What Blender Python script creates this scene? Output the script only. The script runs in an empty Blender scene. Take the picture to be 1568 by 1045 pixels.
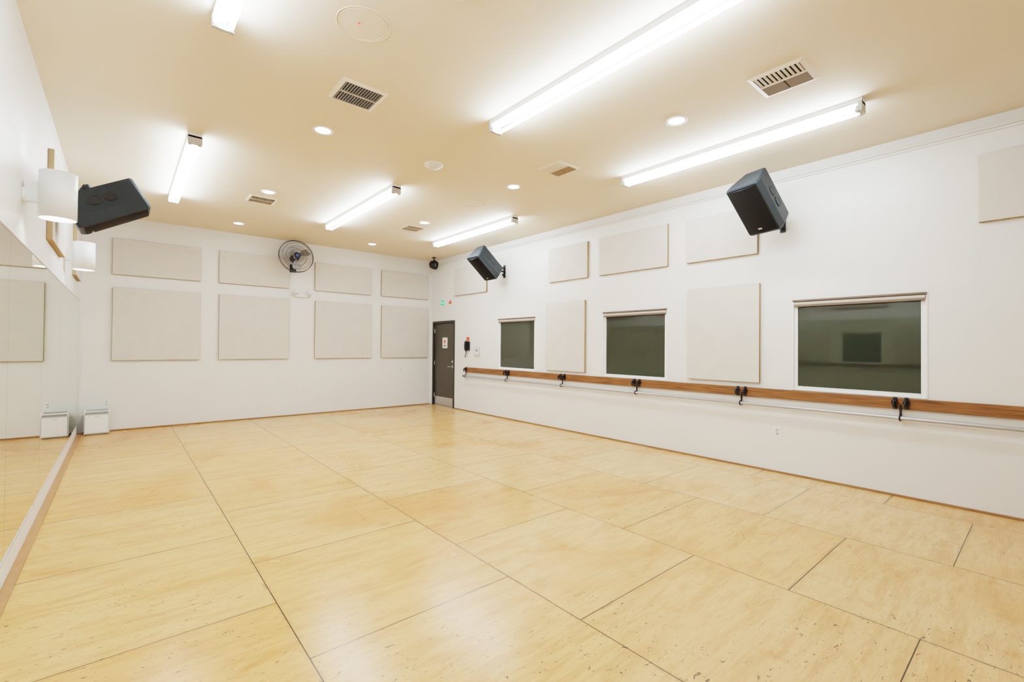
import bpy, bmesh, math, random
from mathutils import Vector, Matrix
random.seed(4)
scene=bpy.context.scene
try:
    scene.view_settings.view_transform='Filmic'
    scene.view_settings.look='High Contrast'
    scene.view_settings.exposure=.60
except Exception: pass

# ------------------------------------------------------------------ materials
def new_mat(name):
    m=bpy.data.materials.new(name); m.use_nodes=True
    nt=m.node_tree; b=nt.nodes['Principled BSDF']
    return m,nt,b
def plain(name,col,rough=.5,metal=0,noise=.04,scale=20,bump=0,bscale=200,spec=.5):
    m,nt,b=new_mat(name)
    tc=nt.nodes.new('ShaderNodeTexCoord')
    n=nt.nodes.new('ShaderNodeTexNoise'); n.inputs['Scale'].default_value=scale; n.inputs['Detail'].default_value=3
    nt.links.new(tc.outputs['Object'],n.inputs['Vector'])
    r=nt.nodes.new('ShaderNodeMixRGB'); r.blend_type='MIX'
    c=list(col)
    r.inputs[1].default_value=[x*(1-noise) for x in c]+[1]
    r.inputs[2].default_value=[min(1,x*(1+noise)) for x in c]+[1]
    nt.links.new(n.outputs['Fac'],r.inputs[0]); nt.links.new(r.outputs[0],b.inputs['Base Color'])
    b.inputs['Roughness'].default_value=rough; b.inputs['Metallic'].default_value=metal
    b.inputs['Specular IOR Level'].default_value=spec
    if bump:
        n2=nt.nodes.new('ShaderNodeTexNoise'); n2.inputs['Scale'].default_value=bscale; n2.inputs['Detail'].default_value=2
        nt.links.new(tc.outputs['Object'],n2.inputs['Vector'])
        bp=nt.nodes.new('ShaderNodeBump'); bp.inputs['Strength'].default_value=bump; bp.inputs['Distance'].default_value=.002
        nt.links.new(n2.outputs['Fac'],bp.inputs['Height']); nt.links.new(bp.outputs[0],b.inputs['Normal'])
    return m
def emis(name,col,st):
    m=bpy.data.materials.new(name); m.use_nodes=True; nt=m.node_tree; nt.nodes.clear()
    e=nt.nodes.new('ShaderNodeEmission'); o=nt.nodes.new('ShaderNodeOutputMaterial')
    e.inputs[0].default_value=list(col)+[1]; e.inputs[1].default_value=st
    nt.links.new(e.outputs[0],o.inputs[0]); return m

M_wall=plain('wall_paint',(.81,.795,.765),.38,noise=.012,scale=1.2,bump=.12,bscale=90,spec=.4)
M_ceil=plain('ceiling_paint',(.83,.735,.60),.75,noise=.012,scale=1.0,bump=.15,bscale=120)
M_panel=plain('panel_fabric',(.67,.625,.57),.95,noise=.06,scale=6,bump=.35,bscale=500,spec=.1)
M_pedge=plain('panel_edge_tan',(.42,.30,.18),.95,noise=.05,scale=8,spec=.1)  # all panel sides take a tan darker than the front face
M_white=plain('white_enamel',(.85,.85,.84),.35)
M_vinyl=plain('white_vinyl',(.90,.90,.89),.4)
M_black=plain('black_plastic',(.014,.014,.016),.45)
M_spk=plain('speaker_shell',(.012,.018,.024),.45,bump=.5,bscale=400)
M_grille=plain('speaker_grille',(.007,.007,.008),.6,bump=.9,bscale=900,spec=.3)
M_silver=plain('brushed_steel',(.6,.6,.6),.35,metal=.9)
M_pipe=plain('painted_pipe',(.46,.47,.49),.3,metal=.5)
M_door=plain('door_paint',(.070,.064,.055),.45)
M_dframe=plain('door_frame_paint',(.045,.04,.035),.45)
M_red=plain('red_plastic',(.75,.10,.04),.4)
M_grey=plain('grey_plastic',(.30,.30,.30),.5)
M_lgrey=plain('light_grey_plastic',(.55,.55,.54),.5)
M_dark=plain('duct_dark',(.022,.019,.016),.8)
M_slat=plain('vent_slat',(.36,.29,.21),.5)
M_vent=plain('vent_frame',(.82,.74,.63),.45)
M_base=plain('base_shoe_wood',(.30,.15,.065),.5,noise=.2,scale=9)
M_border=plain('floor_border_wood',(.40,.20,.08),.4,noise=.2,scale=9)
M_shade=plain('roller_shade',(.18,.125,.09),.6,noise=.1)
M_shadew=plain('roller_shade_hem',(.55,.50,.43),.6)
M_sconce=plain('sconce_shade',(.84,.84,.83),.35)
M_paper=plain('paper',(.85,.83,.80),.8)
M_blue=plain('blue_badge',(.05,.12,.5),.4)
M_wire=plain('fan_wire',(.13,.13,.135),.4,metal=.6)
M_blade=plain('fan_blade',(.42,.42,.43),.35,metal=.7)
M_tube=emis('fluorescent_tube_glow',(.79,.92,1.0),46)
M_down=emis('downlight_glow',(1,.97,.9),12)
M_bulb=emis('sconce_bulb_glow',(.95,.98,1),45)
M_green=emis('exit_green_glow',(.02,.55,.26),1.0)
M_led=emis('red_led_glow',(1,.05,.03),2)

M_mirror,nt,b=new_mat('mirror_glass')
b.inputs['Base Color'].default_value=(.78,.81,.72,1); b.inputs['Metallic'].default_value=1; b.inputs['Roughness'].default_value=.012
M_glass,nt,b=new_mat('dark_window_glass')
b.inputs['Base Color'].default_value=(.036,.041,.032,1); b.inputs['Roughness'].default_value=.02
b.inputs['IOR'].default_value=1.72; b.inputs['Specular Tint'].default_value=(.97,1,.93,1)

M_oak,nt,b=new_mat('oak_rail_wood')
tc=nt.nodes.new('ShaderNodeTexCoord'); mp=nt.nodes.new('ShaderNodeMapping'); mp.inputs['Scale'].default_value=(18,1.4,40)
n=nt.nodes.new('ShaderNodeTexNoise'); n.inputs['Scale'].default_value=2.2; n.inputs['Detail'].default_value=6; n.inputs['Distortion'].default_value=.6
cr=nt.nodes.new('ShaderNodeValToRGB'); cr.color_ramp.elements[0].position=.3; cr.color_ramp.elements[0].color=(.12,.045,.015,1)
cr.color_ramp.elements[1].position=.7; cr.color_ramp.elements[1].color=(.33,.145,.056,1)
nt.links.new(tc.outputs['Object'],mp.inputs[0]); nt.links.new(mp.outputs[0],n.inputs['Vector']); nt.links.new(n.outputs['Fac'],cr.inputs[0]); nt.links.new(cr.outputs[0],b.inputs['Base Color'])
b.inputs['Roughness'].default_value=.38

# floor plywood sheets
M_floor,nt,b=new_mat('plywood_sheet_floor')
L=nt.links.new; N=nt.nodes.new
tc=N('ShaderNodeTexCoord'); sep=N('ShaderNodeSeparateXYZ'); L(tc.outputs['Object'],sep.inputs[0])
def mth(op,a,bv):
    n=N('ShaderNodeMath'); n.operation=op
    if hasattr(a,'is_linked'): L(a,n.inputs[0])
    else: n.inputs[0].default_value=a
    if hasattr(bv,'is_linked'): L(bv,n.inputs[1])
    else: n.inputs[1].default_value=bv
    return n.outputs[0]
def ramp(fac,p0,c0,p1,c1):
    r=N('ShaderNodeValToRGB'); e=r.color_ramp.elements; e[0].position=p0; e[0].color=(*c0,1); e[1].position=p1; e[1].color=(*c1,1); L(fac,r.inputs[0]); return r.outputs[0]
def mix(mode,fac,a,c):
    m=N('ShaderNodeMixRGB'); m.blend_type=mode
    if hasattr(fac,'is_linked'): L(fac,m.inputs[0])
    else: m.inputs[0].default_value=fac
    L(a,m.inputs[1])
    if hasattr(c,'is_linked'): L(c,m.inputs[2])
    else: m.inputs[2].default_value=(*c,1)
    return m.outputs[0]
def noise(vec,sc,det,rough=.5,dist=0):
    g=N('ShaderNodeTexNoise'); g.inputs['Scale'].default_value=sc; g.inputs['Detail'].default_value=det; g.inputs['Roughness'].default_value=rough; g.inputs['Distortion'].default_value=dist; L(vec,g.inputs['Vector']); return g.outputs['Fac']
def mapping(vec,sc,rot=0):
    m=N('ShaderNodeMapping'); m.inputs['Scale'].default_value=sc; m.inputs['Rotation'].default_value=(0,0,rot); L(vec,m.inputs[0]); return m.outputs[0]
U_=mth('SUBTRACT',sep.outputs['Y'],.4394-12.2); V_=mth('ADD',sep.outputs['X'],2.44-.697)
cmb=N('ShaderNodeCombineXYZ'); L(U_,cmb.inputs[0]); L(V_,cmb.inputs[1])
def brick(mortar,smooth):
    br=N('ShaderNodeTexBrick'); br.offset=.5; br.offset_frequency=2; br.squash=1; L(cmb.outputs[0],br.inputs['Vector'])
    br.inputs['Scale'].default_value=1; br.inputs['Mortar Size'].default_value=mortar; br.inputs['Mortar Smooth'].default_value=smooth
    br.inputs['Brick Width'].default_value=1.22; br.inputs['Row Height'].default_value=1.22; br.inputs['Bias'].default_value=0
    br.inputs['Color1'].default_value=(0,0,0,1); br.inputs['Color2'].default_value=(1,1,1,1); br.inputs['Mortar'].default_value=(.5,.5,.5,1)
    return br
br=brick(.0034,.25); br2=brick(.03,1)
base=ramp(br.outputs['Color'],0,(.75,.425,.18),1,(.78,.505,.25))
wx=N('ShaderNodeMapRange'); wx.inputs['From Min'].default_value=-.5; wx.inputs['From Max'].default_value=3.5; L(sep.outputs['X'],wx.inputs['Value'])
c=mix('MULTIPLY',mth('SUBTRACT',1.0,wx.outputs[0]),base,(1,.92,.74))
offs=N('ShaderNodeVectorMath'); offs.operation='MULTIPLY_ADD'; L(br.outputs['Color'],offs.inputs[0]); offs.inputs[1].default_value=(7,13,5); L(tc.outputs['Object'],offs.inputs[2])
g=noise(mapping(offs.outputs[0],(1.3,7,1)),1.5,8,.65,.5)
c=mix('MULTIPLY',.8,c,ramp(g,.28,(.78,.66,.50),.54,(1,1,1)))
gf=noise(mapping(offs.outputs[0],(6,60,1)),1.5,4,.6,.3)
c=mix('MULTIPLY',.55,c,ramp(gf,.35,(.86,.79,.70),.60,(1,1,1)))
g2=noise(tc.outputs['Object'],.8,6,.5,.8)
c=mix('MULTIPLY',.8,c,ramp(g2,.50,(1,1,1),.70,(.88,.68,.47)))
g4=noise(offs.outputs[0],2.3,5,.6,2.0)
c=mix('MULTIPLY',.6,c,ramp(g4,.60,(1,1,1),.74,(.86,.64,.40)))
g3=noise(mapping(tc.outputs['Object'],(14,42,1),.6),1.5,2,.5,1.5)
gm=noise(tc.outputs['Object'],.55,2)
thr=ramp(g3,.665,(0,0,0),.69,(1,1,1)); zone=ramp(gm,.40,(0,0,0),.53,(1,1,1))
c=mix('MIX',mth('MULTIPLY',mth('MULTIPLY',thr,zone),.85),c,(.07,.045,.03))
c=mix('MIX',mth('MULTIPLY',mth('MULTIPLY',br2.outputs['Fac'],ramp(g,.50,(0,0,0),.68,(1,1,1))),.75),c,(.28,.13,.04))
c=mix('MIX',mth('MULTIPLY',br.outputs['Fac'],.97),c,(.05,.025,.01))
L(c,b.inputs['Base Color'])
rr=N('ShaderNodeMapRange'); rr.inputs['To Min'].default_value=.14; rr.inputs['To Max'].default_value=.36; L(g2,rr.inputs['Value']); L(rr.outputs[0],b.inputs['Roughness'])
b.inputs['Specular IOR Level'].default_value=.5

# ------------------------------------------------------------------ mesh builder
class B:
    def __init__(s): s.v=[]; s.f=[]; s.m=[]; s.sm=[]; s.mats=[]; s.M=Matrix.Identity(4)
    def mi(s,mat):
        if mat not in s.mats: s.mats.append(mat)
        return s.mats.index(mat)
    def add(s,vs,fs,mat,smooth=False):
        o=len(s.v); s.v+= [s.M@Vector(v) for v in vs]
        k=s.mi(mat)
        for f in fs: s.f.append([i+o for i in f]); s.m.append(k); s.sm.append(smooth)
    def box(s,a,b,mat,fm=None):
        x0,y0,z0=[min(a[i],b[i]) for i in range(3)]; x1,y1,z1=[max(a[i],b[i]) for i in range(3)]
        vs=[(x0,y0,z0),(x1,y0,z0),(x1,y1,z0),(x0,y1,z0),(x0,y0,z1),(x1,y0,z1),(x1,y1,z1),(x0,y1,z1)]
        fs=[(0,3,2,1),(4,5,6,7),(0,1,5,4),(1,2,6,5),(2,3,7,6),(3,0,4,7)]  # -z +z -y +x +y -x
        s.add(vs,fs,mat)
        if fm:
            for i,mm in fm.items(): s.m[len(s.m)-6+i]=s.mi(mm)
    def cyl(s,p0,p1,r,mat,n=20,r1=None,cap=True):
        p0=Vector(p0); p1=Vector(p1); r1=r if r1 is None else r1
        d=(p1-p0).normalized(); a=d.orthogonal().normalized(); c=d.cross(a)
        vs=[]
        for p,rr in ((p0,r),(p1,r1)):
            for i in range(n):
                t=2*math.pi*i/n; vs.append(p+(a*math.cos(t)+c*math.sin(t))*rr)
        s.add(vs,[(i,(i+1)%n,n+(i+1)%n,n+i) for i in range(n)],mat,True)
        if cap: s.add(vs,[tuple(range(n-1,-1,-1)),tuple(range(n,2*n))],mat)
    def tube(s,pts,r,mat,n=8,closed=False):
        pts=[Vector(p) for p in pts]; m=len(pts); vs=[]; up=None
        for i,p in enumerate(pts):
            if closed: d=pts[(i+1)%m]-pts[i-1]
            else: d=pts[min(i+1,m-1)]-pts[max(i-1,0)]
            d.normalize()
            if up is None: up=d.orthogonal().normalized()
            up=(up-d*up.dot(d)).normalized(); c=d.cross(up)
            for k in range(n):
                t=2*math.pi*k/n; vs.append(p+(up*math.cos(t)+c*math.sin(t))*r)
        fs=[]
        for i in range(m if closed else m-1):
            j=(i+1)%m
            for k in range(n): fs.append((i*n+k,i*n+(k+1)%n,j*n+(k+1)%n,j*n+k))
        if not closed: fs+= [tuple(range(n-1,-1,-1)),tuple((m-1)*n+k for k in range(n))]
        s.add(vs,fs,mat,True)
    def lathe(s,prof,mat,n=28,origin=(0,0,0),axis='z'):
        vs=[]
        for (r,h) in prof:
            for k in range(n):
                t=2*math.pi*k/n; a,c=r*math.cos(t),r*math.sin(t)
                p={'z':(a,c,h),'y':(a,h,c),'x':(h,a,c)}[axis]
                vs.append((p[0]+origin[0],p[1]+origin[1],p[2]+origin[2]))
        fs=[]
        for i in range(len(prof)-1):
            for k in range(n): fs.append((i*n+k,i*n+(k+1)%n,(i+1)*n+(k+1)%n,(i+1)*n+k))
        s.add(vs,fs,mat,True)
    def prism(s,poly,z0,z1,mat,sc=1.0):
        n=len(poly)
        vs=[(x,y,z0) for x,y in poly]+[(x*sc,y*sc,z1) for x,y in poly]
        s.add(vs,[(i,(i+1)%n,n+(i+1)%n,n+i) for i in range(n)]+[tuple(range(n-1,-1,-1)),tuple(range(n,2*n))],mat)
    def obj(s,name,bevel=0,seg=2,recalc=True):
        me=bpy.data.meshes.new(name)
        c=Vector((0,0,0))
        if s.v:
            lo=Vector([min(v[i] for v in s.v) for i in range(3)]); hi=Vector([max(v[i] for v in s.v) for i in range(3)]); c=(lo+hi)/2
        me.from_pydata([v-c for v in s.v],[],s.f)
        for m in s.mats: me.materials.append(m)
        for i,p in enumerate(me.polygons): p.material_index=s.m[i]; p.use_smooth=s.sm[i]
        if recalc:
            bm=bmesh.new(); bm.from_mesh(me); bmesh.ops.recalc_face_normals(bm,faces=bm.faces); bm.to_mesh(me); bm.free()
        o=bpy.data.objects.new(name,me); o.location=c; bpy.context.collection.objects.link(o)
        if bevel:
            md=o.modifiers.new('bevel','BEVEL'); md.width=bevel; md.segments=seg; md.limit_method='ANGLE'; md.angle_limit=math.radians(50)
        return o
def zero_origin(o):
    d=o.location.copy(); o.data.transform(Matrix.Translation(d)); o.location=(0,0,0); return o

# ------------------------------------------------------------------ room
XL,XR,YB,YN,H=-.535,5.995,10.222,-1.9,3.6215
T=.15
b=B(); b.box((XL-T,YN-T,-.1),(XR+T,YB+T,0),M_floor); zero_origin(b.obj('floor'))
b=B(); b.box((XL-T,YN-T,H),(XR+T,YB+T,H+.1),M_ceil); zero_origin(b.obj('ceiling'))
b=B(); b.box((XL-T,YB,0),(XR+T,YB+T,H),M_wall); zero_origin(b.obj('wall_back'))
b=B(); b.box((XL-T,YN-T,0),(XR+T,YN,H),M_wall); zero_origin(b.obj('wall_near'))
b=B(); b.box((XL-T,YN,0),(XL,YB,H),M_wall); zero_origin(b.obj('wall_left'))
wins=[(6.36,7.49),(3.59,4.75),(.785,1.965)]; WZ0,WZ1=1.0,2.045
holes=[(9.13,10.14,0,2.09)]+[(a,c,WZ0,WZ1) for a,c in wins]
b=B()
ys=sorted(set([YN,YB]+[h[0] for h in holes]+[h[1] for h in holes]))
for y0,y1 in zip(ys[:-1],ys[1:]):
    hs=[h for h in holes if h[0]<=y0+1e-6 and h[1]>=y1-1e-6]
    if not hs: b.box((XR,y0,0),(XR+T,y1,H),M_wall)
    else:
        h=hs[0]
        if h[2]>0: b.box((XR,y0,0),(XR+T,y1,h[2]),M_wall)
        b.box((XR,y0,h[3]),(XR+T,y1,H),M_wall)
zero_origin(b.obj('wall_right'))

def shoe(name,a,c): 
    b=B(); b.box(a,c,M_base); zero_origin(b.obj(name,.004))
shoe('baseboard_back',(XL+.07,YB-.014,0),(XR-.014,YB,.022))
shoe('baseboard_right',(XR-.014,YN,0),(XR,9.13,.022))
b=B(); b.box((XL,YN,0),(XL+.062,YB-.016,.012),M_border); b.box((XL,YN,.012),(XL+.010,YB-.016,.15),M_wall); zero_origin(b.obj('baseboard_left',.003))
b=B(); b.box((XR-.028,YN,3.50),(XR,YB,3.535),M_wall); b.box((XR-.016,YN,3.475),(XR,YB,3.50),M_wall); zero_origin(b.obj('trim_1',.006))

# ------------------------------------------------------------------ mirror
b=B(); y=YB-.02
while y>YN+.1:
    y0=max(YN+.05,y-1.52)
    b.box((XL+.002,y0+.003,.165),(XL+.008,y-.003,2.155),M_grey,{3:M_mirror})
    y=y0
b.box((XL+.002,YN+.05,.150),(XL+.012,YB-.02,.165),M_lgrey)
b.box((XL+.002,YN+.05,2.155),(XL+.011,YB-.02,2.163),M_lgrey)
zero_origin(b.obj('wall_mirror'))

# ------------------------------------------------------------------ acoustic panels
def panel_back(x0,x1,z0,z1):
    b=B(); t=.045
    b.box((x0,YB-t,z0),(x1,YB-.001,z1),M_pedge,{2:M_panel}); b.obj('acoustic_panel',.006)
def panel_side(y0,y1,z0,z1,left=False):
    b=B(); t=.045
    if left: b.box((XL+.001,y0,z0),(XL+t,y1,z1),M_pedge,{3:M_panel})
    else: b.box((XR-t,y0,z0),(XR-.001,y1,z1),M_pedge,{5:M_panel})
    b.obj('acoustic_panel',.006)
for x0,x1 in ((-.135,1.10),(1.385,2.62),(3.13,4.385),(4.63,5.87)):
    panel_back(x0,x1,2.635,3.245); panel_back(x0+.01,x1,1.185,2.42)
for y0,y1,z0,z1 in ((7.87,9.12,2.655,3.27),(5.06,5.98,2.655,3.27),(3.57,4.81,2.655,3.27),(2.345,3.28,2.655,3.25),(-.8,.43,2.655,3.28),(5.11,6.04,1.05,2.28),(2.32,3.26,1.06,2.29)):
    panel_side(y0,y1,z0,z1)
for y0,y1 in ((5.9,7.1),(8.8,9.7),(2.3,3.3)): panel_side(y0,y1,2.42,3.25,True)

# ------------------------------------------------------------------ windows
for i,(y0,y1) in enumerate(wins):
    b=B(); fx0,fx1=XR+.012,XR+.10; w=.048; Z0,Z1=WZ0,WZ1
    b.box((fx0,y0,Z0),(fx1,y0+w,Z1),M_vinyl); b.box((fx0,y1-w,Z0),(fx1,y1,Z1),M_vinyl)
    b.box((fx0,y0+w,Z0),(fx1,y1-w,Z0+w),M_vinyl); b.box((fx0,y0+w,Z1-w),(fx1,y1-w,Z1),M_vinyl)
    b.box((XR+.030,y0+w,Z0+w),(XR+.036,y1-w,Z1-w),M_glass)
    b.box((XR-.006,y0-.006,Z0+.001),(fx0,y0+.012,Z1),M_vinyl); b.box((XR-.006,y1-.012,Z0+.001),(fx0,y1+.006,Z1),M_vinyl)
    b.box((XR-.006,y0,Z0+.001),(fx0,y1,Z0+.014),M_vinyl)
    b.cyl((XR+.004,y0+.015,Z1-.038),(XR+.004,y1-.015,Z1-.038),.026,M_shadew,16)
    b.box((XR-.030,y0+.003,Z1-.014),(XR+.02,y1-.003,Z1+.006),M_shade)
    b.box((XR-.024,y0+.02,Z1-.076),(XR-.004,y1-.02,Z1-.062),M_shade)
    zero_origin(b.obj('window_%d'%(i+1),.003))

# ------------------------------------------------------------------ door
b=B(); y0,y1,zt=9.135,10.135,2.088; f=.05
b.box((XR-.012,y0,0),(XR+.12,y0+f,zt),M_dframe); b.box((XR-.012,y1-f,0),(XR+.12,y1,zt),M_dframe); b.box((XR-.012,y0+f,zt-f),(XR+.12,y1-f,zt),M_dframe)
b.box((XR+.03,y0+f+.004,.012),(XR+.075,y1-f-.004,zt-f-.004),M_door)
b.box((XR+.024,y0+f+.02,.02),(XR+.031,y1-f-.02,.22),M_silver)
b.box((XR+.0,y0+f,0),(XR+.09,y1-f,.012),M_silver)
b.cyl((XR+.03,9.26,.98),(XR+.018,9.26,.98),.032,M_silver); b.cyl((XR+.02,9.26,.98),(XR-.03,9.26,.98),.011,M_silver,12); b.cyl((XR-.03,9.25,.98),(XR-.03,9.385,.98),.010,M_silver,12)
b.cyl((XR+.03,9.26,1.10),(XR+.016,9.26,1.10),.028,M_silver)
for z in (.25,1.05,1.85): b.cyl((XR+.022,y1-f-.002,z-.05),(XR+.022,y1-f-.002,z+.05),.009,M_silver,10)
b.box((XR+.026,9.50,1.42),(XR+.031,9.72,1.68),M_paper); b.box((XR+.0245,9.58,1.54),(XR+.0262,9.65,1.62),M_red); b.box((XR+.0245,9.55,1.46),(XR+.0262,9.68,1.50),M_grey)
zero_origin(b.obj('door_1',.003))

# ------------------------------------------------------------------ ballet barre
b=B(); xw=XR-.001
yb0,yb1=-1.2,8.66
b.box((xw-.032,yb0,.885),(xw,yb1,.997),M_oak)
b.cyl((xw-.075,yb0,.80),(xw-.075,yb1,.80),.019,M_pipe,16)
b.cyl((xw-.075,yb1,.80),(xw-.075,yb1+.012,.80),.022,M_black,16)
for y in (8.60,7.14,5.61,4.07,2.53,.98,-.56):
    for dy in ((-.045,.045) if y<8.5 else (0,)):
        b.box((xw-.042,y+dy-.016,.885),(xw-.030,y+dy+.016,1.005),M_black)
        b.cyl((xw-.03,y+dy,.955),(xw-.072,y+dy,.955),.026,M_black,16)
        b.tube([(xw-.06,y+dy,.975),(xw-.095,y+dy,.97),(xw-.11,y+dy,.945),(xw-.105,y+dy,.915),(xw-.08,y+dy,.905)],.011,M_black,8)
    b.box((xw-.046,y-.010,.775),(xw-.034,y+.010,.93),M_black)
    b.box((xw-.06,y-.010,.77),(xw-.0,y+.010,.785),M_black)
    b.tube([(xw-.075+.025*math.cos(t),y,.80+.025*math.sin(t)) for t in [2*math.pi*k/14 for k in range(14)]],.007,M_black,6,True)
zero_origin(b.obj('ballet_barre',.003))

# ------------------------------------------------------------------ fluorescent fixtures
def fluoro(x,y0,y1):
    b=B(); z=H
    b.box((x-.058,y0,z-.045),(x+.058,y1,z),M_white)
    vs=[(x-.04,y0+.03,z-.045),(x+.04,y0+.03,z-.045),(x+.012,y0+.03,z-.075),(x-.012,y0+.03,z-.075),
        (x-.04,y1-.03,z-.045),(x+.04,y1-.03,z-.045),(x+.012,y1-.03,z-.075),(x-.012,y1-.03,z-.075)]
    b.add(vs,[(0,1,2,3),(7,6,5,4),(0,4,5,1),(1,5,6,2),(2,6,7,3),(3,7,4,0)],M_white)
    for ye,sg in ((y0,1),(y1,-1)):
        b.box((x-.062,ye,z-.112),(x+.062,ye+sg*.028,z-.028),M_lgrey)
        for dx in (-.042,.042):
            b.box((x+dx-.014,ye+sg*.028,z-.117),(x+dx+.014,ye+sg*.042,z-.065),M_lgrey)
    for dx in (-.042,.042):
        b.cyl((x+dx,y0+.05,z-.095),(x+dx,y1-.05,z-.095),.016,M_tube,10,cap=False)
        b.cyl((x+dx,y0+.03,z-.095),(x+dx,y0+.05,z-.095),.0162,M_silver,12)
        b.cyl((x+dx,y1-.05,z-.095),(x+dx,y1-.03,z-.095),.0162,M_silver,12)
    b.obj('fluorescent_ceiling_light')
for x,y0,y1 in ((.47,1.03,3.48),(2.68,.99,3.44),(4.79,1.03,3.48),(.54,5.63,8.2),(2.76,5.64,8.28),(4.88,5.68,8.2)): fluoro(x,y0,y1)

for x,y in ((1.5,4.70),(3.95,2.28),(1.5,2.28),(1.54,7.12),(3.97,4.66),(1.55,9.33),(4.01,9.31),(3.98,7.06)):
    b=B(); o=(x,y,H)
    b.lathe([(.098,0),(.098,-.006),(.085,-.009),(.074,-.004)],M_white,32,o)
    b.lathe([(.0001,-.003),(.075,-.003)],M_down,16,o)
    b.obj('recessed_downlight',recalc=False)
b=B(); b.lathe([(.11,0),(.11,-.012),(.105,-.016),(.085,-.017),(.08,-.034),(.03,-.042),(.0001,-.042)],M_white,32,(2.78,4.72,H)); b.obj('smoke_detector')
for x,y,led in ((1.2,2.97,True),(4.0,5.6,False)):
    b=B(); b.tube([(x+.17*math.cos(t),y+.17*math.sin(t),H) for t in [2*math.pi*k/48 for k in range(48)]],.0026,M_ceil,6,True)
    b.tube([(x+.155*math.cos(t),y+.155*math.sin(t),H) for t in [2*math.pi*k/48 for k in range(48)]],.0015,M_ceil,6,True)
    if led: b.cyl((x-.03,y,H-.0005),(x-.03,y,H-.006),.006,M_led,10)
    b.obj('flush_ceiling_speaker')

def vent(x,y,hs=.19,flip=False,slat=None,fill=.24):
    b=B(); z=H; slat=slat or M_slat; o=hs; i=hs-.035
    outer=[(-o,-o),(o,-o),(o,o),(-o,o)]; inner=[(-i,-i),(i,-i),(i,i),(-i,i)]
    vs=[(x+a,y+c,z) for a,c in outer]+[(x+a,y+c,z-.012) for a,c in inner]+[(x+a,y+c,z-.001) for a,c in inner]
    fs=[(k,(k+1)%4,4+(k+1)%4,4+k) for k in range(4)]+[(4+k,4+(k+1)%4,8+(k+1)%4,8+k) for k in range(4)]
    b.add(vs,fs,M_vent)
    b.box((x-i,y-i,z-.002),(x+i,y+i,z-.0005),M_dark)
    def slats(xa,xb,ya,yb,along,n,slat):
        for k in range(n):
            if along=='x':
                c=ya+(yb-ya)*(k+.5)/n; w=(yb-ya)/n*fill
                p=[(xa,c-w,z-.003),(xb,c-w,z-.003),(xb,c+w,z-.013),(xa,c+w,z-.013)]
            else:
                c=xa+(xb-xa)*(k+.5)/n; w=(xb-xa)/n*fill
                p=[(c-w,ya,z-.003),(c-w,yb,z-.003),(c+w,yb,z-.013),(c+w,ya,z-.013)]
            b.add(p,[(0,1,2,3)],slat)
    if flip:
        slats(x-i,x-.008,y-i,y+i,'x',10,M_vent); slats(x+.008,x+i,y-i,y-.005,'y',6,slat); slats(x+.008,x+i,y+.005,y+i,'y',6,slat)
        b.box((x-.005,y-i,z-.014),(x+.005,y+i,z-.002),M_vent)
    else:
        slats(x-i,x+i,y-i,y-.004,'y',14,slat); slats(x-i,x+i,y+.004,y+i,'y',14,slat)
        b.box((x-i,y-.004,z-.014),(x+i,y+.004,z-.002),M_vent)
    b.obj('ceiling_air_vent')
vent(1.51,3.84,.195,slat=M_grey,fill=.16); vent(3.96,1.37,.2,True,M_grey,fill=.22); vent(3.97,3.83,.19,True,M_slat,.32); vent(1.55,7.57,.19); vent(4.01,7.54,.19)

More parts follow.
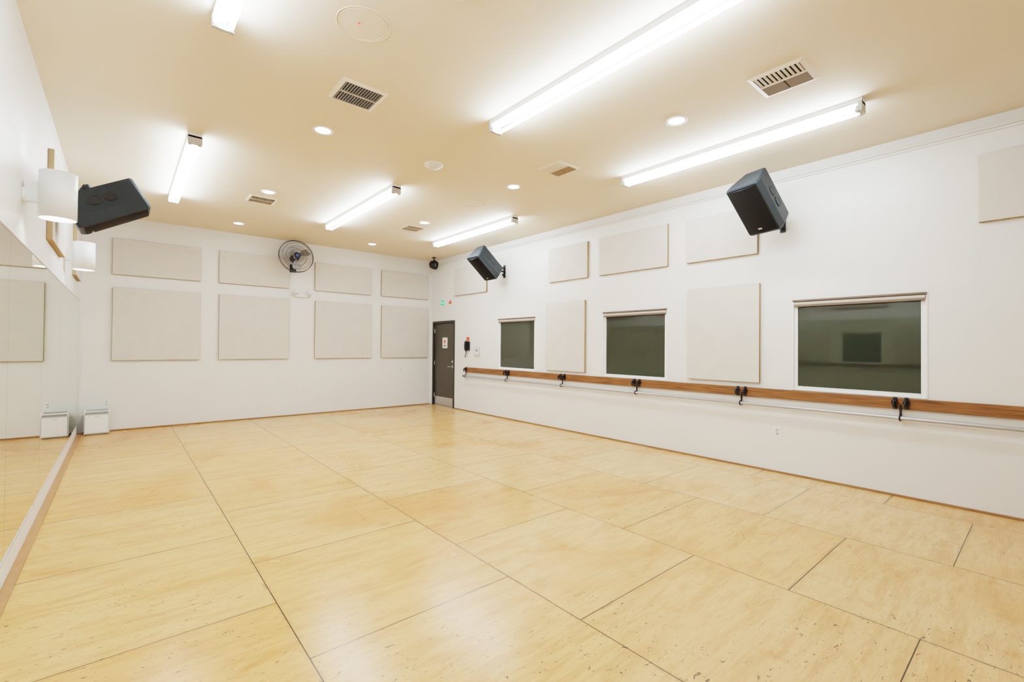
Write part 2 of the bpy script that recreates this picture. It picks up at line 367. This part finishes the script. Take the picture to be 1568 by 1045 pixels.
# ------------------------------------------------------------------ speakers
def speaker(c,a,tilt,plate):
    a=math.radians(a); t=math.radians(tilt)
    f=Vector((math.cos(a),math.sin(a),0)); z=Vector((0,0,1))
    Y=f*math.cos(t)-z*math.sin(t); Z=f*math.sin(t)+z*math.cos(t); X=Y.cross(Z)
    M=Matrix(((X.x,Y.x,Z.x,c[0]),(X.y,Y.y,Z.y,c[1]),(X.z,Y.z,Z.z,c[2]),(0,0,0,1)))
    b=B(); b.M=M
    poly=[(-.185,.165),(.185,.165),(.185,.06),(.12,-.17),(-.12,-.17),(-.185,.06)]
    b.prism(poly,-.29,.29,M_spk)
    sc=[(x*.93,y*.93) for x,y in poly]
    b.prism(poly,.29,.312,M_spk,.93)
    b.prism([(x*.93,y*.93) for x,y in poly],-.312,-.29,M_spk,1/.93)
    n=9; vs=[]
    for k in range(n):
        u=-1+2*k/(n-1); xx=u*.168; yy=.166+.03*(1-u*u)
        vs+= [(xx,yy,-.275),(xx,yy,.275)]
    b.add(vs,[(2*k,2*k+2,2*k+3,2*k+1) for k in range(n-1)],M_grille,True)
    b.add([(-.168,.166,z) for z in (-.275,.275)]+[(.168,.166,z) for z in (-.275,.275)]+[(0,.196,z) for z in (-.275,.275)],[(0,4,2),(1,3,5)],M_grille)
    b.box((-.022,.194,-.235),(.022,.199,-.215),M_silver)
    for sx in (-1,1):
        nrm=Vector((.23*sx,-.065,0)).normalized(); mid=Vector((sx*.155,-.045,0))
        for zc in (-.07,.07):
            p=mid+Vector((0,0,zc))
            tdir=Vector((-nrm.y,nrm.x,0))
            pts=[p+tdir*.045*math.cos(q)+Vector((0,0,.058*math.sin(q)))+nrm*.003 for q in [2*math.pi*k/20 for k in range(20)]]
            b.tube(pts,.004,M_black,6,True)
            b.add([v+nrm*.001 for v in pts],[tuple(range(20))],M_black)
    b.cyl((0,-.16,-.05),(0,-.23,-.05),.03,M_black)
    hinge=M@Vector((0,-.23,-.05))
    b.M=Matrix.Identity(4)
    P=Vector(plate); sgn=1 if P.x<2 else -1
    b.box((P.x,P.y-.03,P.z-.13),(P.x+sgn*.012,P.y+.03,P.z+.13),M_black)
    b.tube([P+Vector((sgn*.012,0,0)),P+Vector((sgn*.09,0,.0)),hinge],.019,M_black,10)
    b.box((P.x+sgn*.012,P.y-.022,P.z-.09),(P.x+sgn*.05,P.y+.022,P.z-.05),M_black)
    b.box((P.x+sgn*.012,P.y-.022,P.z+.05),(P.x+sgn*.05,P.y+.022,P.z+.09),M_black)
    b.obj('loudspeaker',.012)
speaker((-.135,6.2,2.87),0,60,(XL+.046,6.25,2.84))
speaker((5.50,7.29,3.13),180,50,(XR-.001,7.30,3.02))
speaker((5.45,2.12,3.13),165,42,(XR-.001,2.07,3.0))

# ------------------------------------------------------------------ wall fan
def fan():
    b=B()
    c=Vector((2.66,9.87,3.26)); tl=math.radians(8)
    b.M=Matrix.Translation(c)@Matrix.Rotation(-tl,4,'X')
    R=.325
    def yy(r,s): return s*(.075-.055*(r/R)**3)
    for s in (-1,1):
        for k in range(44):
            t=2*math.pi*k/44; pts=[]
            for r in (.06,.14,.22,.29,R): pts.append((r*math.cos(t),yy(r,s),r*math.sin(t)))
            b.tube(pts,.0022,M_wire,4)
        for r in ((.06,.13,.20,.27,R) if s<0 else (.06,.2,R)):
            b.tube([(r*math.cos(t),yy(r,s),r*math.sin(t)) for t in [2*math.pi*k/40 for k in range(40)]],.003 if r<R else .006,M_wire,6,True)
    b.lathe([(.0001,-.085),(.05,-.085),(.062,-.07)],M_black,24,(0,0,0),'y'); b.lathe([(.0001,-.088),(.03,-.087)],M_blue,20,(0,0,0),'y')
    b.cyl((0,-.06,0),(0,.05,0),.05,M_grey,20)
    b.cyl((0,.06,0),(0,.21,0),.075,M_black,24)
    for k in range(3):
        t0=2*math.pi*k/3+.5; vs=[]; n=7
        for j in range(n):
            q=j/(n-1); r=.045+.235*q; w=.10+.42*math.sin(math.pi*(.15+.7*q))
            for sg in (-1,1): 
                a=t0+sg*w*.8; vs.append((r*math.cos(a),.025*sg,r*math.sin(a)))
        b.add(vs,[(2*j,2*j+1,2*j+3,2*j+2) for j in range(n-1)],M_blade,True)
    b.M=Matrix.Identity(4)
    b.tube([(2.68,10.05,3.26),(2.68,10.10,3.18),(2.68,10.13,3.08),(2.68,YB-.02,3.06)],.02,M_black,10)
    b.box((2.63,YB-.025,2.98),(2.75,YB-.001,3.14),M_black)
    b.box((2.70,9.93,3.02),(2.76,10.0,3.12),M_lgrey)
    b.obj('wall_fan')
fan()

b=B(); c=Vector((5.74,9.70,3.44))
b.M=Matrix.Translation(c)@Matrix.Rotation(math.radians(38),4,'Z')@Matrix.Rotation(math.radians(15),4,'X')
b.lathe([(.0001,-.02),(.06,-.03),(.082,-.06),(.098,-.075),(.104,-.06),(.104,.02),(.085,.08),(.04,.11),(.0001,.115)],M_black,28,(0,0,0),'y')
b.lathe([(.0001,-.045),(.05,-.04)],M_grey,24,(0,0,0),'y')
b.tube([(.112*math.cos(t),0,.112*math.sin(t)) for t in [math.pi*k/16 for k in range(17)]],.008,M_black,6)
b.M=Matrix.Identity(4)
b.cyl((c.x,c.y,c.z+.11),(c.x,c.y,H-.01),.012,M_black,10); b.cyl((c.x,c.y,H-.015),(c.x,c.y,H),.05,M_black,20)
b.obj('stage_spotlight')

b=B(); b.box((2.74,YB-.05,2.475),(3.00,YB-.001,2.555),M_white)
for x in (2.735,3.005):
    b.cyl((x,YB-.06,2.565),(x,YB-.12,2.55),.045,M_white,20,.05); b.cyl((x,YB-.12,2.55),(x,YB-.122,2.55),.04,M_lgrey,20); b.cyl((x,YB-.04,2.53),(x,YB-.06,2.565),.015,M_white,10)
b.obj('emergency_light',.006)

for y in (4.6,7.58,1.6):
    b=B(); x=-.36; z0,z1=2.36,2.69; r=.102
    b.lathe([(r-.004,z0),(r,z0),(r,z1),(r-.004,z1),(r-.004,z0)],M_sconce,40,(x,y,0))
    b.cyl((XL+.001,y,2.50),(XL+.02,y,2.50),.055,M_white,24)
    b.box((XL+.015,y-.03,2.46),(x-r+.006,y+.03,2.60),M_white)
    b.cyl((x-r+.004,y,2.54),(x,y,2.54),.012,M_white,10)
    b.cyl((x,y,2.50),(x,y,2.57),.025,M_white,14)
    b.lathe([(.0001,2.42),(.022,2.43),(.03,2.46),(.025,2.50)],M_bulb,8,(x,y,0))
    b.lathe([(.025,2.57),(.03,2.60),(.022,2.63),(.0001,2.64)],M_bulb,8,(x,y,0))
    b.obj('wall_sconce')

# ------------------------------------------------------------------ air purifier
b=B(); x0,x1,y0,y1,z1=-.44,-.13,9.93,10.15,.385
b.box((x0,y0,.02),(x1,y1,z1),M_white)
b.box((x0+.02,y0+.02,0),(x1-.02,y1-.02,.03),M_grey)
b.box((x0+.012,y0-.010,.035),(x1-.012,y0,.32),M_vinyl)
for k in range(9): b.box((x0+.02,y0+.025+k*.02,z1-.001),(x1-.02,y0+.034+k*.02,z1+.003),M_grey)
b.box((x0+.015,y0-.004,.335),(x1-.015,y0+.001,.367),M_grey)
for zz in (.033,.32): b.box((x0+.008,y0-.006,zz),(x1-.008,y0-.001,zz+.006),M_grey)
for xx in (x0+.006,x1-.012): b.box((xx,y0-.006,.033),(xx+.006,y0-.001,.326),M_grey)
b.box(((x0+x1)/2-.03,y0-.012,.285),((x0+x1)/2+.03,y0-.009,.296),M_lgrey)
b.obj('air_purifier',.004)

# ------------------------------------------------------------------ wall devices
def outlet_r(y,z,name='wall_outlet'):
    b=B(); b.box((XR-.006,y-.036,z-.058),(XR-.0005,y+.036,z+.058),M_vinyl)
    for dz in (-.022,.022):
        b.box((XR-.009,y-.017,z+dz-.015),(XR-.005,y+.017,z+dz+.015),M_lgrey)
        for dy in (-.006,.006): b.box((XR-.0095,y+dy-.0012,z+dz-.005),(XR-.0088,y+dy+.0012,z+dz+.006),M_black)
    b.obj(name,.002)
outlet_r(2.13,.485); outlet_r(8.93,.46)
b=B(); b.box((-.215,YB-.006,.42),(-.145,YB-.0005,.535),M_vinyl)
for dz in (-.022,.022): b.box((-.197,YB-.009,.478+dz-.015),(-.163,YB-.005,.478+dz+.015),M_lgrey)
b.obj('wall_outlet',.002)
b=B(); b.cyl((5.15,YB-.0005,.90),(5.15,YB-.012,.90),.02,M_lgrey,16); b.cyl((5.15,YB-.012,.90),(5.15,YB-.02,.90),.008,M_silver,12); b.obj('wall_hook')
b=B(); b.box((XR-.03,9.55,2.46),(XR-.001,9.76,2.60),M_vinyl); b.box((XR-.033,9.565,2.475),(XR-.029,9.745,2.585),M_green)
for k in range(4): b.box((XR-.036,9.585+k*.04,2.50),(XR-.0325,9.605+k*.04,2.56),M_paper)
b.obj('exit_sign',.003)
b=B(); b.box((XR-.035,9.30,2.49),(XR-.001,9.36,2.57),M_red); b.box((XR-.05,9.31,2.535),(XR-.034,9.35,2.56),M_paper); b.obj('fire_alarm_strobe',.004)
b=B(); y=8.56; b.box((XR-.05,y-.05,1.38),(XR-.001,y+.05,1.58),M_black)
b.tube([(XR-.055,y+.02,1.37),(XR-.085,y+.02,1.40),(XR-.09,y+.02,1.48),(XR-.085,y+.02,1.56),(XR-.055,y+.02,1.59)],.022,M_black,10)
b.box((XR-.045,y-.02,1.60),(XR-.001,y+.03,1.68),M_red)
pts=[(XR-.06,y+.02,1.37)]
for k in range(30): pts.append((XR-.05+.010*math.cos(k*1.3),y+.02+.05*math.sin(math.pi*k/30)+.01*math.sin(k*1.3),1.37-.14*math.sin(math.pi*k/30)))
b.tube(pts,.005,M_black,6); b.obj('wall_telephone',.006)
b=B(); b.box((XR-.022,8.13,1.25),(XR-.001,8.33,1.45),M_lgrey); b.box((XR-.026,8.155,1.30),(XR-.02,8.30,1.43),M_white); b.box((XR-.028,8.18,1.36),(XR-.025,8.26,1.41),M_grey); b.obj('wall_control_panel',.004)

# ------------------------------------------------------------------ world + camera
w=bpy.data.worlds.new('world'); scene.world=w; w.use_nodes=True
w.node_tree.nodes['Background'].inputs[0].default_value=(.8,.85,.9,1); w.node_tree.nodes['Background'].inputs[1].default_value=.3
yaw,pitch,roll=.7049,.0114,.0089
F=Vector((math.sin(yaw)*math.cos(pitch),math.cos(yaw)*math.cos(pitch),math.sin(pitch)))
R=Vector((math.cos(yaw),-math.sin(yaw),0)); U=R.cross(F)
R2=R*math.cos(roll)+U*math.sin(roll); U2=-R*math.sin(roll)+U*math.cos(roll)
cd=bpy.data.cameras.new('camera'); cd.sensor_width=36; cd.lens=16.13; cd.clip_start=.02
cam=bpy.data.objects.new('camera',cd); bpy.context.collection.objects.link(cam)
cam.matrix_world=Matrix(((R2.x,U2.x,-F.x,0),(R2.y,U2.y,-F.y,0),(R2.z,U2.z,-F.z,1.4829),(0,0,0,1)))
scene.camera=cam
